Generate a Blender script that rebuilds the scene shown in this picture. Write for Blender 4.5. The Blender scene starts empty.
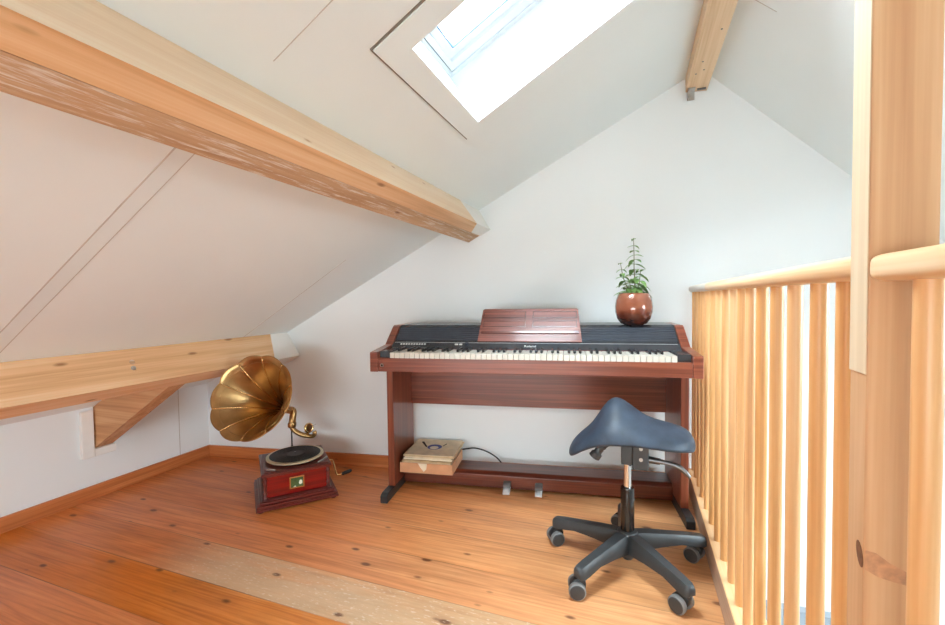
import bpy, bmesh, math, random
from mathutils import Vector, Matrix
random.seed(7)
PI = math.pi
S = bpy.context.scene
COL = S.collection
sin, cos = math.sin, math.cos

# ------------------------------------------------------------------ camera
YAW, PITCH, ROLL, FPX, CAMH = 0.3576, -0.0330, -0.0130, 435.1, 1.0116
cyw, syw, cp, sp = cos(YAW), sin(YAW), cos(PITCH), sin(PITCH)
fw = Vector((-syw*cp, cyw*cp, sp)); rt = Vector((cyw, syw, 0)); up = rt.cross(fw)
rt, up = rt*cos(ROLL) + up*sin(ROLL), up*cos(ROLL) - rt*sin(ROLL)
cam_d = bpy.data.cameras.new('camera'); cam = bpy.data.objects.new('camera', cam_d); COL.objects.link(cam)
cam.matrix_world = Matrix(((rt.x, up.x, -fw.x, 0), (rt.y, up.y, -fw.y, 0), (rt.z, up.z, -fw.z, CAMH), (0, 0, 0, 1)))
cam_d.sensor_width = 36; cam_d.lens = FPX*36/945; cam_d.clip_start = .02
S.camera = cam

# ------------------------------------------------------------------ materials
def srgb(r, g, b):
    f = lambda c: (c/255/12.92 if c/255 <= .04045 else ((c/255+.055)/1.055)**2.4)
    return (f(r), f(g), f(b), 1)

class NT:
    def __init__(s, name):
        s.m = bpy.data.materials.new(name); s.m.use_nodes = True
        s.t = s.m.node_tree; s.b = s.t.nodes['Principled BSDF']
    def n(s, typ, ins=None, **kw):
        nd = s.t.nodes.new(typ)
        for k, v in kw.items(): setattr(nd, k, v)
        for k, v in (ins or {}).items():
            if isinstance(v, bpy.types.NodeSocket): s.t.links.new(v, nd.inputs[k])
            else: nd.inputs[k].default_value = v
        return nd
    def l(s, a, b): s.t.links.new(a, b)
    def math(s, op, a, b=0.0, c=0.0):
        return s.n('ShaderNodeMath', {0: a, 1: b, 2: c}, operation=op).outputs[0]
    def mix(s, fac, a, b, mode='MIX'):
        nd = s.n('ShaderNodeMix', data_type='RGBA', blend_type=mode)
        for i, v in ((0, fac), (6, a), (7, b)):
            if isinstance(v, bpy.types.NodeSocket): s.l(v, nd.inputs[i])
            else: nd.inputs[i].default_value = v
        return nd.outputs[2]
    def ramp(s, fac, stops):
        nd = s.n('ShaderNodeValToRGB', {0: fac}); e = nd.color_ramp.elements
        e[0].position, e[0].color = stops[0]; e[1].position, e[1].color = stops[-1]
        for p, c in stops[1:-1]:
            x = e.new(p); x.color = c
        return nd.outputs[0]
    def bump(s, h, strength=.2, dist=.01):
        b = s.n('ShaderNodeBump', {'Height': h, 'Strength': strength, 'Distance': dist}); s.l(b.outputs[0], s.b.inputs['Normal'])
    def set(s, **kw):
        for k, v in kw.items():
            k = {'rough': 'Roughness', 'metal': 'Metallic', 'spec': 'Specular IOR Level', 'coat': 'Coat Weight', 'coatr': 'Coat Roughness', 'col': 'Base Color'}[k]
            if isinstance(v, bpy.types.NodeSocket): s.l(v, s.b.inputs[k])
            else: s.b.inputs[k].default_value = v
        return s

def plain(name, rgb, rough=.5, metal=0, spec=.5, coat=0, var=.06, scale=30, bump=0):
    t = NT(name); co = t.n('ShaderNodeTexCoord').outputs['Object']
    nz = t.n('ShaderNodeTexNoise', {'Vector': co, 'Scale': scale, 'Detail': 4}).outputs[0]
    c = srgb(*rgb); d = tuple(v*(1-var*2) for v in c[:3])+(1,); e = tuple(min(1, v*(1+var)) for v in c[:3])+(1,)
    t.set(col=t.ramp(nz, [(.3, d), (.7, e)]), rough=rough, metal=metal, spec=spec, coat=coat)
    if bump: t.bump(nz, bump, .004)
    return t.m

def wood(name, dark, mid, light, axis=0, rough=.45, coat=0, ring=9, knots=.0, kn=(120, 70, 40), gscale=1.0, vary=0.0, spec=.4, residue=None):
    t = NT(name); co = t.n('ShaderNodeTexCoord').outputs['Object']
    oi = t.n('ShaderNodeObjectInfo').outputs['Random']
    off = t.n('ShaderNodeCombineXYZ', {0: t.math('MULTIPLY', oi, 7.3), 1: t.math('MULTIPLY', oi, 3.1), 2: t.math('MULTIPLY', oi, 5.7)}).outputs[0]
    co = t.n('ShaderNodeVectorMath', {0: co, 1: off}, operation='ADD').outputs[0]
    def mp(al, ac):
        sc = [ac*gscale]*3; sc[axis] = al*gscale
        return t.n('ShaderNodeMapping', {'Vector': co, 'Scale': sc}).outputs[0]
    big = t.n('ShaderNodeTexNoise', {'Vector': mp(.45, ring*1.6), 'Scale': 1, 'Detail': 3, 'Distortion': .35}).outputs[0]
    band = t.math('FRACT', t.math('MULTIPLY', big, 5.0))
    band = t.math('ABSOLUTE', t.math('SUBTRACT', band, .5))
    fine = t.n('ShaderNodeTexNoise', {'Vector': mp(3, 170), 'Scale': 1, 'Detail': 4}).outputs[0]
    v = t.math('ADD', t.math('MULTIPLY', band, .7), t.math('MULTIPLY', fine, .6))
    v = t.math('ADD', t.math('MULTIPLY', v, .75), t.math('MULTIPLY', big, .28))
    c = t.ramp(v, [(.2, srgb(*dark)), (.5, srgb(*mid)), (.78, srgb(*light))])
    if vary:
        hs = t.n('ShaderNodeHueSaturation', {'Color': c, 'Saturation': t.math('MULTIPLY_ADD', oi, vary*.8, 1-vary*.3), 'Value': t.math('MULTIPLY_ADD', t.math('FRACT', t.math('MULTIPLY', oi, 13.7)), -vary, 1+vary*.35)})
        c = hs.outputs[0]
    if knots:
        vv = t.n('ShaderNodeTexVoronoi', {'Vector': mp(5.0, 15), 'Scale': 1, 'Randomness': 1}); vo = vv.outputs['Distance']
        k = t.n('ShaderNodeMapRange', {0: vo, 1: knots*1.2, 2: knots*.5, 3: 0, 4: .85}).outputs[0]
        k = t.math('MULTIPLY', k, t.math('GREATER_THAN', t.n('ShaderNodeSeparateColor', {0: vv.outputs['Color']}).outputs[0], .45))
        c = t.mix(k, c, srgb(*kn))
    if residue:
        rz = t.n('ShaderNodeTexNoise', {'Vector': mp(8, 130), 'Scale': 1, 'Detail': 5, 'Roughness': .7}).outputs[0]
        k = t.n('ShaderNodeMapRange', {0: rz, 1: .52, 2: .64, 3: 0, 4: .8}).outputs[0]
        c = t.mix(k, c, srgb(*residue)); t.bump(rz, .6, .006)
    else: t.bump(v, .08, .002)
    t.set(col=c, rough=rough, coat=coat, coatr=.12, spec=spec)
    return t.m

def plaster(name, rgb, mottled=.03):
    t = NT(name); co = t.n('ShaderNodeTexCoord').outputs['Object']
    n1 = t.n('ShaderNodeTexNoise', {'Vector': co, 'Scale': 1.7, 'Detail': 3}).outputs[0]
    n2 = t.n('ShaderNodeTexNoise', {'Vector': co, 'Scale': 90, 'Detail': 3}).outputs[0]
    c = srgb(*rgb)
    t.set(col=t.ramp(n1, [(.3, tuple(v*(1-mottled) for v in c[:3])+(1,)), (.7, c)]), rough=.75, spec=.25)
    t.bump(n2, .05, .002)
    return t.m

def floor_mat():
    t = NT('pine floorboards'); co = t.n('ShaderNodeTexCoord').outputs['Object']
    sx = t.n('ShaderNodeSeparateXYZ', {0: co}); x, y = sx.outputs[0], sx.outputs[1]
    wav = t.n('ShaderNodeTexNoise', {'Vector': co, 'Scale': 1.5, 'Detail': 1}).outputs[0]
    q = t.math('DIVIDE', t.math('ADD', y, 5*.195-1.10), .195)
    idx = t.math('FLOOR', q); fr = t.math('FRACT', q)
    rnd = t.n('ShaderNodeTexWhiteNoise', {'W': idx}, noise_dimensions='1D').outputs[0]
    px = t.math('ADD', x, t.math('MULTIPLY', rnd, 17.0))
    v3 = t.n('ShaderNodeCombineXYZ', {0: px, 1: y, 2: t.math('MULTIPLY', rnd, 5.0)}).outputs[0]
    def mp(a, b): return t.n('ShaderNodeMapping', {'Vector': v3, 'Scale': (a, b, 1)}).outputs[0]
    big = t.n('ShaderNodeTexNoise', {'Vector': mp(.6, 12), 'Scale': 1, 'Detail': 3, 'Distortion': .6}).outputs[0]
    band = t.math('ABSOLUTE', t.math('SUBTRACT', t.math('FRACT', t.math('MULTIPLY', big, 8.0)), .5))
    fine = t.n('ShaderNodeTexNoise', {'Vector': mp(3.5, 120), 'Scale': 1, 'Detail': 3}).outputs[0]
    v = t.math('ADD', t.math('MULTIPLY', t.math('ADD', t.math('MULTIPLY', band, .45), t.math('MULTIPLY', fine, .7)), .7), t.math('MULTIPLY', big, .35))
    c = t.ramp(v, [(.25, srgb(*FLOOR_D)), (.52, srgb(*FLOOR_M)), (.8, srgb(*FLOOR_L))])
    c = t.n('ShaderNodeHueSaturation', {'Color': c, 'Value': t.math('MULTIPLY_ADD', rnd, .10, .94), 'Saturation': t.math('MULTIPLY_ADD', rnd, -.12, 1.05)}).outputs[0]
    # varnish worn down to bare grey-beige wood, chiefly on one board
    wn = t.n('ShaderNodeTexNoise', {'Vector': mp(2.2, 9), 'Scale': 1, 'Detail': 5, 'Roughness': .65}).outputs[0]
    isb = t.math('COMPARE', idx, 5.0, .1)
    xr = t.n('ShaderNodeMapRange', {0: x, 1: -1.85, 2: -1.45, 3: 0, 4: 1}).outputs[0]
    wr = t.n('ShaderNodeMapRange', {0: wn, 1: .3, 2: .58, 3: .35, 4: .9}).outputs[0]
    c = t.mix(t.math('MULTIPLY', t.math('MULTIPLY', isb, xr), wr), c, srgb(*FLOOR_W))
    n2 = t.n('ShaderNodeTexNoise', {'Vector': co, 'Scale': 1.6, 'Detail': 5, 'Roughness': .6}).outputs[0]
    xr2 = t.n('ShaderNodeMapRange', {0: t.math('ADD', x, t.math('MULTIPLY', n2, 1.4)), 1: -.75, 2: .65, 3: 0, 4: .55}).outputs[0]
    c = t.mix(xr2, c, t.ramp(v, [(.25, srgb(205, 150, 100)), (.52, srgb(226, 178, 128)), (.8, srgb(238, 200, 155))]))  # paler to the right: partly varnish wear, partly brighter light put into the colour
    # knots, elongated
    vo = t.n('ShaderNodeTexVoronoi', {'Vector': mp(5.0, 10.5), 'Scale': 1, 'Randomness': 1})
    k = t.n('ShaderNodeMapRange', {0: vo.outputs['Distance'], 1: .13, 2: .07, 3: 0, 4: .85}).outputs[0]
    sel = t.math('GREATER_THAN', t.n('ShaderNodeSeparateColor', {0: vo.outputs['Color']}).outputs[0], .45)
    c = t.mix(t.math('MULTIPLY', k, sel), c, srgb(78, 40, 22))
    k2 = t.n('ShaderNodeMapRange', {0: vo.outputs['Distance'], 1: .30, 2: .1, 3: 0, 4: .22}).outputs[0]
    c = t.mix(t.math('MULTIPLY', k2, sel), c, srgb(150, 82, 42))
    vo2 = t.n('ShaderNodeTexVoronoi', {'Vector': mp(5.2, 11.3), 'Scale': 1, 'Randomness': 1})
    k3 = t.n('ShaderNodeMapRange', {0: vo2.outputs['Distance'], 1: .12, 2: .055, 3: 0, 4: .85}).outputs[0]
    sel2 = t.math('GREATER_THAN', t.n('ShaderNodeSeparateColor', {0: vo2.outputs['Color']}).outputs[1], .3)
    c = t.mix(t.math('MULTIPLY', k3, sel2), c, srgb(88, 44, 22))
    mo = t.n('ShaderNodeTexNoise', {'Vector': mp(1.6, 5), 'Scale': 1, 'Detail': 6, 'Roughness': .7}).outputs[0]
    c = t.n('ShaderNodeHueSaturation', {'Color': c, 'Value': t.math('MULTIPLY_ADD', mo, .7, .66)}).outputs[0]
    fl = t.n('ShaderNodeTexNoise', {'Vector': mp(50, 150), 'Scale': 1, 'Detail': 4}).outputs[0]
    flk = t.n('ShaderNodeMapRange', {0: fl, 1: .58, 2: .70, 3: 0, 4: .6}).outputs[0]
    c = t.mix(t.math('MULTIPLY', t.math('MULTIPLY', isb, xr), flk), c, srgb(232, 214, 192))
    # gaps between the boards
    g = t.math('MAXIMUM', t.math('LESS_THAN', fr, .011), t.math('GREATER_THAN', fr, .992))
    gn = t.n('ShaderNodeMapRange', {0: wav, 1: .35, 2: .65, 3: .1, 4: .6}).outputs[0]
    c = t.mix(t.math('MULTIPLY', g, gn), c, srgb(96, 52, 28))
    t.set(col=c, rough=t.math('MULTIPLY_ADD', wn, .3, .22), spec=.45)
    t.bump(t.math('SUBTRACT', t.math('MULTIPLY', v, .25), g), .15, .003)
    return t.m

FLOOR_D, FLOOR_M, FLOOR_L, FLOOR_W = (176, 92, 40), (214, 126, 62), (230, 154, 90), (206, 176, 144)
M = {}
M['wall'] = plaster('white plaster', (238, 240, 240))
M['ceiling'] = plaster('white ceiling board', (236, 240, 239))
M['wallpaint'] = plain('white trim paint', (240, 237, 232), .5, var=.01)
M['seam'] = plain('filler strip', (229, 233, 232), .8, var=.005)
M['gap'] = plain('shadow gap', (196, 188, 180), .9, var=.02)
M['gapdark'] = plain('dark shadow gap', (120, 108, 98), .9, var=.02)
M['floor'] = floor_mat()
M['purlin'] = wood('pine beam', (202, 148, 102), (230, 184, 138), (243, 208, 168), axis=1, ring=6, knots=.12, kn=(150, 96, 56), rough=.55)
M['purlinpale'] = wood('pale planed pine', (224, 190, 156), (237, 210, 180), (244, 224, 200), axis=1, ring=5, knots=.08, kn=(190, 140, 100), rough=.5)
M['purlinrough'] = wood('rough pine with paint residue', (172, 128, 94), (200, 160, 124), (216, 180, 146), axis=1, ring=6, knots=.1, residue=(236, 226, 214), rough=.75)
M['post'] = wood('pine post', (186, 136, 96), (208, 162, 120), (222, 182, 142), axis=2, ring=7, knots=.0, rough=.45)
M['baluster'] = wood('turned pine', (204, 144, 90), (228, 174, 118), (240, 198, 148), axis=2, ring=9, vary=.10, rough=.35, spec=.5)
M['rail'] = wood('pine handrail', (214, 164, 110), (238, 200, 154), (248, 224, 188), axis=1, ring=10, rough=.35)
M['railgrey'] = wood('weathered handrail', (196, 182, 166), (220, 208, 194), (234, 226, 216), axis=1, ring=10, rough=.45)
M['curb'] = wood('pine curb', (206, 150, 98), (228, 178, 126), (240, 200, 156), axis=1, ring=8, rough=.45)
M['curbside'] = wood('worn grey curb edge', (180, 146, 118), (204, 172, 146), (220, 194, 170), axis=1, ring=9, rough=.6)
M['skirt'] = wood('varnished skirting y', (168, 92, 48), (198, 118, 66), (214, 138, 84), axis=1, ring=12, knots=.06, kn=(120, 60, 30), rough=.4)
M['skirtx'] = wood('varnished skirting x', (168, 92, 48), (198, 118, 66), (214, 138, 84), axis=0, ring=12, knots=.06, kn=(120, 60, 30), rough=.4)
M['rose'] = wood('rosewood', (86, 36, 22), (124, 60, 40), (152, 84, 60), axis=0, ring=14, rough=.3, coat=.35, spec=.5)
M['roserest'] = wood('glossy rosewood', (92, 44, 34), (128, 68, 54), (152, 90, 76), axis=0, ring=14, rough=.42, coat=.12, spec=.5)
M['roseend'] = wood('rosewood upright', (90, 38, 23), (126, 62, 40), (150, 82, 57), axis=2, ring=14, rough=.3, coat=.35, spec=.5)
M['rosedark'] = wood('dark rosewood', (62, 22, 14), (96, 42, 26), (124, 60, 40), axis=0, ring=14, rough=.3, coat=.35, spec=.5)
M['blackpanel'] = plain('dark grey panel', (52, 54, 59), .26, var=.05, spec=.7)
M['slat'] = plain('dark grey slat', (66, 70, 80), .24, var=.05, spec=.6)
M['blackfoot'] = plain('black painted steel', (44, 45, 46), .4, var=.08)
M['whitekey'] = plain('ivory white key', (208, 202, 190), .3, var=.02)
M['blackkey'] = plain('black key', (30, 30, 34), .2, var=.05)
M['felt'] = plain('red key felt', (120, 30, 34), .9)
M['mark'] = plain('pale print', (214, 214, 214), .5, var=.02)
M['chrome'] = plain('chrome', (222, 224, 226), .12, metal=1, var=.02)
M['pedgrey'] = plain('grey pedal cover', (96, 92, 90), .4)
M['pedal'] = plain('satin chrome', (226, 226, 226), .38, metal=.6, var=.02)
M['dull'] = plain('dull steel', (120, 120, 120), .35, metal=1, var=.05)
M['zinc'] = plain('zinc', (188, 186, 182), .35, metal=1, var=.05)
M['brass'] = plain('aged brass', (178, 140, 92), .28, metal=1, var=.16, scale=9)
M['brassin'] = plain('aged brass bell', (184, 146, 98), .30, metal=1, var=.2, scale=8)
M['brasspale'] = plain('bright brass', (222, 184, 126), .25, metal=1, var=.05)
M['mahog'] = wood('red mahogany', (84, 8, 6), (132, 16, 12), (156, 28, 20), axis=0, ring=16, rough=.2, coat=.6)
M['mahogdark'] = wood('dark mahogany', (58, 16, 14), (96, 30, 24), (124, 48, 38), axis=0, ring=16, rough=.28, coat=.25)
M['vinyl'] = plain('shellac', (12, 13, 16), .38, var=.1, spec=.2)
M['cream'] = plain('cream metal rim', (206, 190, 158), .3, metal=.5, var=.04)
M['pic'] = plain('green picture', (72, 92, 48), .4, var=.2, scale=80)
M['picpale'] = plain('pale picture blot', (232, 230, 214), .4, var=.02)
M['plastic'] = plain('dark grey plastic', (58, 60, 62), .42, var=.06, spec=.5)
M['plasticdark'] = plain('black plastic', (36, 37, 39), .4, var=.06)
M['tread'] = plain('grey tread', (128, 128, 128), .6, var=.03)
M['seat'] = plain('blue grey leatherette', (56, 67, 82), .48, var=.16, scale=22, bump=.15, spec=.4)
M['shell'] = plain('black seat shell', (44, 46, 50), .5)
M['card'] = plain('cardboard', (216, 162, 122), .85, var=.07, scale=14)
M['paper'] = plain('aged paper', (232, 212, 180), .9, var=.08, scale=18)
M['paper2'] = plain('brown paper', (214, 186, 146), .9, var=.1, scale=18)
M['paper3'] = plain('pale paper', (240, 228, 204), .9, var=.07, scale=18)
M['blue'] = plain('blue record label', (52, 58, 140), .5, var=.08)
M['cable'] = plain('black cable', (26, 26, 28), .45)
M['soil'] = plain('soil', (58, 42, 32), .95, var=.3, scale=80, bump=.6)
M['leaf'] = plain('green leaf', (122, 160, 88), .45, var=.28, scale=26)
M['stem'] = plain('plant stem', (122, 118, 82), .6)
M['lightgrey'] = plain('stair trim paint', (160, 168, 178), .6, var=.02)
M['sash'] = plain('white sash', (226, 230, 235), .35, var=.01)
M['gasket'] = plain('blue grey gasket', (70, 110, 160), .5)
def pot_mat():
    t = NT('copper brown glazed pot'); co = t.n('ShaderNodeTexCoord').outputs['Object']
    z = t.n('ShaderNodeSeparateXYZ', {0: co}).outputs[2]
    n1 = t.n('ShaderNodeTexNoise', {'Vector': t.n('ShaderNodeMapping', {'Vector': co, 'Scale': (9, 9, 26)}).outputs[0], 'Scale': 1, 'Detail': 5}).outputs[0]
    v = t.math('ADD', t.math('MULTIPLY', z, 4.2), t.math('MULTIPLY', n1, .6))
    t.set(col=t.ramp(v, [(.3, srgb(58, 28, 18)), (.5, srgb(112, 50, 28)), (.64, srgb(146, 80, 54)), (.95, srgb(156, 96, 72))]), rough=.16, coat=.5, spec=.6, metal=.15)
    return t.m
M['pot'] = pot_mat()
def glass_mat():
    t = NT('window glass'); t.b.inputs['Base Color'].default_value = (1, 1, 1, 1)
    t.t.nodes.remove(t.b); out = [n for n in t.t.nodes if n.type == 'OUTPUT_MATERIAL'][0]
    fr = t.n('ShaderNodeFresnel', {'IOR': 1.2}).outputs[0]
    a = t.n('ShaderNodeBsdfTransparent').outputs[0]; b = t.n('ShaderNodeBsdfGlossy', {'Roughness': .02}).outputs[0]
    t.l(t.n('ShaderNodeMixShader', {0: fr, 1: a, 2: b}).outputs[0], out.inputs['Surface'])
    return t.m
M['glass'] = glass_mat()

# ------------------------------------------------------------------ mesh helpers
class MB:
    def __init__(s): s.b = bmesh.new()
    def _add(s, vs, fs, mat=None, mi=0):
        bv = [s.b.verts.new(mat @ Vector(v) if mat else Vector(v)) for v in vs]
        out = []
        for f in fs:
            try:
                q = s.b.faces.new([bv[i] for i in f]); q.material_index = mi; out.append(q)
            except ValueError: pass
        return bv, out
    def box(s, a, b, bev=0, mat=None, seg=2):
        (x0, y0, z0), (x1, y1, z1) = a, b
        vs = [(x0, y0, z0), (x1, y0, z0), (x1, y1, z0), (x0, y1, z0), (x0, y0, z1), (x1, y0, z1), (x1, y1, z1), (x0, y1, z1)]
        fs = [(3, 2, 1, 0), (4, 5, 6, 7), (0, 1, 5, 4), (1, 2, 6, 5), (2, 3, 7, 6), (3, 0, 4, 7)]
        bv, bf = s._add(vs, fs, mat)
        if bev:
            ed = list({e for f in bf for e in f.edges})
            bmesh.ops.bevel(s.b, geom=ed, offset=bev, segments=seg, affect='EDGES', profile=.5)
        return s
    def prism(s, poly, fn, t0, t1, bev=0):
        """poly in 2-D, fn(u,v,t) gives the 3-D point"""
        n = len(poly)
        vs = [fn(u, v, t0) for u, v in poly] + [fn(u, v, t1) for u, v in poly]
        fs = [tuple(range(n))[::-1], tuple(range(n, 2*n))] + [(i, (i+1) % n, n+(i+1) % n, n+i) for i in range(n)]
        bv, bf = s._add(vs, fs)
        bmesh.ops.recalc_face_normals(s.b, faces=bf)
        if bev:
            ed = list({e for f in bf for e in f.edges})
            bmesh.ops.bevel(s.b, geom=ed, offset=bev, segments=2, affect='EDGES', profile=.5)
        return s
    def loft(s, rings, cap=True):
        n = len(rings[0]); vs = [p for r in rings for p in r]; fs = []
        for k in range(len(rings)-1):
            for i in range(n): fs.append((k*n+i, k*n+(i+1) % n, (k+1)*n+(i+1) % n, (k+1)*n+i))
        if cap: fs += [tuple(range(n))[::-1], tuple(range((len(rings)-1)*n, len(rings)*n))]
        bv, bf = s._add(vs, fs); bmesh.ops.recalc_face_normals(s.b, faces=bf)
        return s
    def lathe(s, prof, mat=None, seg=32, cap=True):
        rings = [[(r*cos(2*PI*i/seg), r*sin(2*PI*i/seg), z) for i in range(seg)] for r, z in prof]
        if mat: rings = [[mat @ Vector(p) for p in r] for r in rings]
        return s.loft(rings, cap)
    def cyl(s, p0, p1, r0, r1=None, seg=20):
        return s.tube([p0, p1], [r0, r0 if r1 is None else r1], seg)
    def tube(s, pts, r, seg=10, flat=1.0, upv=None, sq=1.0):
        pts = [Vector(p) for p in pts]; rings = []; prev = None
        rr = r if isinstance(r, (list, tuple)) else [r]*len(pts)
        for i, p in enumerate(pts):
            d = (pts[min(i+1, len(pts)-1)] - pts[max(i-1, 0)]).normalized()
            if prev is None:
                a = Vector(upv) if upv else (Vector((0, 0, 1)) if abs(d.z) < .9 else Vector((1, 0, 0)))
            else: a = prev
            e2 = (a - d*a.dot(d)).normalized(); e1 = d.cross(e2); prev = e2
            pw = lambda v: math.copysign(abs(v)**sq, v)
            rings.append([p + e1*pw(cos(2*PI*k/seg))*rr[i]*flat + e2*pw(sin(2*PI*k/seg))*rr[i] for k in range(seg)])
        return s.loft(rings)
    def build(s, name, mat, parent=None, smooth=None, loc=None):
        me = bpy.data.meshes.new(name); s.b.normal_update(); s.b.to_mesh(me); s.b.free()
        for m in (mat if isinstance(mat, list) else [mat]): me.materials.append(m)
        o = bpy.data.objects.new(name, me); COL.objects.link(o)
        if parent: o.parent = parent
        if loc: o.location = loc
        if smooth:
            for p in me.polygons: p.use_smooth = True
            if smooth is not True:
                try: me.set_sharp_from_angle(angle=math.radians(smooth))
                except Exception: pass
        return o

def curve(pts, n=8):
    pts = [Vector(p) for p in pts]; P = [pts[0]*2-pts[1]] + pts + [pts[-1]*2-pts[-2]]; out = []
    for i in range(1, len(P)-2):
        a, b, c, d = P[i-1:i+3]
        for k in range(n):
            t = k/n; out.append(.5*((2*b)+(c-a)*t+(2*a-5*b+4*c-d)*t*t+(3*b-a-3*c+d)*t**3))
    return out + [pts[-1]]

def tag(o, label, cat, group=None, kind=None):
    o['label'] = label; o['category'] = cat
    if group: o['group'] = group
    if kind: o['kind'] = kind
    return o
def thing(name, loc, rz, label, cat, group=None):
    o = bpy.data.objects.new(name, None); COL.objects.link(o); o.location = loc; o.rotation_euler = (0, 0, rz)
    o.empty_display_size = .05
    return tag(o, label, cat, group)
def copy_tree(o, parent=None):
    c = o.copy(); COL.objects.link(c)
    if parent: c.parent = parent
    for ch in list(o.children): copy_tree(ch, c)
    return c

# ------------------------------------------------------------------ room geometry
XL, WY, WYAW = -2.630, 2.0479, 0.1639
XR, ZLOW, YR = 2.60, -2.45, -2.6
S0, S1 = 1.9861, .5747           # left slope  z = S0 + S1 x
T0, T1 = 2.445, -.8782           # right slope z = T0 + T1 x
XA = (T0-S0)/(S1-T1)             # apex
tw = math.tan(WYAW)
wall_y = lambda x: WY + (x-XL)*tw
LS = lambda x: S0+S1*x
RS = lambda x: T0+T1*x
nL = Vector((-S1, 0, 1)).normalized(); nR = Vector((-T1, 0, 1)).normalized()
CURB0, CURB1, CURBZ = .258, .345, .10

b = MB(); b.prism([(XL, YR), (CURB1, YR), (CURB1, wall_y(CURB1)), (XL, wall_y(XL))], lambda u, v, t: (u, v, t), -.22, 0)
tag(b.build('floor', M['floor']), 'varnished orange pine floorboards of the loft with one bare greyish board', 'floor', kind='structure')
b = MB(); b.prism([(CURB1-.6, YR), (XR, YR), (XR, wall_y(XR)), (CURB1-.6, wall_y(CURB1-.6))], lambda u, v, t: (u, v, t), ZLOW-.1, ZLOW)
tag(b.build('floor_lower', M['wallpaint']), 'pale floor at the foot of the stairwell behind the balusters', 'floor', kind='structure')
# back wall with gable
b = MB(); b.prism([(XL, ZLOW), (XR, ZLOW), (XR, RS(XR)), (XA, LS(XA)), (XL, LS(XL))], lambda u, v, t: (u-t*sin(WYAW), wall_y(u)+t*cos(WYAW), v), 0, .12)
tag(b.build('wall_back', M['wall']), 'white plastered gable wall behind the piano', 'wall', kind='structure')
b = MB(); b.prism([(YR, 0), (wall_y(XL), 0), (wall_y(XL), LS(XL)), (YR, LS(XL))], lambda u, v, t: (XL-t, u, v), 0, .1)
tag(b.build('wall_left', M['wall']), 'low white knee wall under the left slope', 'wall', kind='structure')
b = MB(); b.prism([(YR, ZLOW), (wall_y(XR), ZLOW), (wall_y(XR), RS(XR)), (YR, RS(XR))], lambda u, v, t: (XR+t, u, v), 0, .1)
tag(b.build('wall_right', M['wall']), 'white wall of the stairwell on the right', 'wall', kind='structure')
# wall under the loft edge
b = MB(); b.box((CURB1-.14, YR, ZLOW), (CURB1-.005, wall_y(CURB1-.14), -.225))
tag(b.build('wall_under_loft', M['wall']), 'white wall below the loft edge in the stairwell', 'wall', kind='structure')

SK = (1.032, 1.541, -.548, .10)     # skylight y0 y1 x0 x1
def slope_pt(x, y, t): return Vector((x, y, LS(x))) + nL*t
def rslope_pt(x, y, t): return Vector((x, y, RS(x))) + nR*t
TH = .27
b = MB()
F = lambda u, v, t: slope_pt(u, v, t)
for poly in ([(XL, YR), (XA, YR), (XA, SK[0]), (XL, SK[0])], [(XL, SK[0]), (SK[2], SK[0]), (SK[2], SK[1]), (XL, SK[1])],
             [(SK[3], SK[0]), (XA, SK[0]), (XA, SK[1]), (SK[3], SK[1])], [(XL, SK[1]), (XA, SK[1]), (XA, wall_y(XA)), (XL, wall_y(XL))]):
    b.prism(poly, F, 0, TH)
tag(b.build('ceiling', M['ceiling']), 'white boarded ceiling slope on the left with the skylight', 'ceiling', kind='structure')
SR = (.65, 1.7, 1.45, 2.25)          # unseen roof window added to the right slope for fill light: y0 y1 x0 x1
b = MB(); F = lambda u, v, t: rslope_pt(u, v, t)
for poly in ([(XA, YR), (XR, YR), (XR, SR[0]), (XA, SR[0])], [(XA, SR[0]), (SR[2], SR[0]), (SR[2], SR[1]), (XA, SR[1])],
             [(SR[3], SR[0]), (XR, SR[0]), (XR, SR[1]), (SR[3], SR[1])], [(XA, SR[1]), (XR, SR[1]), (XR, wall_y(XR)), (XA, wall_y(XA))]):
    b.prism(poly, F, 0, TH)
tag(b.build('ceiling_right', M['ceiling']), 'white ceiling slope on the right above the stairwell', 'ceiling', kind='structure')
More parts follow.
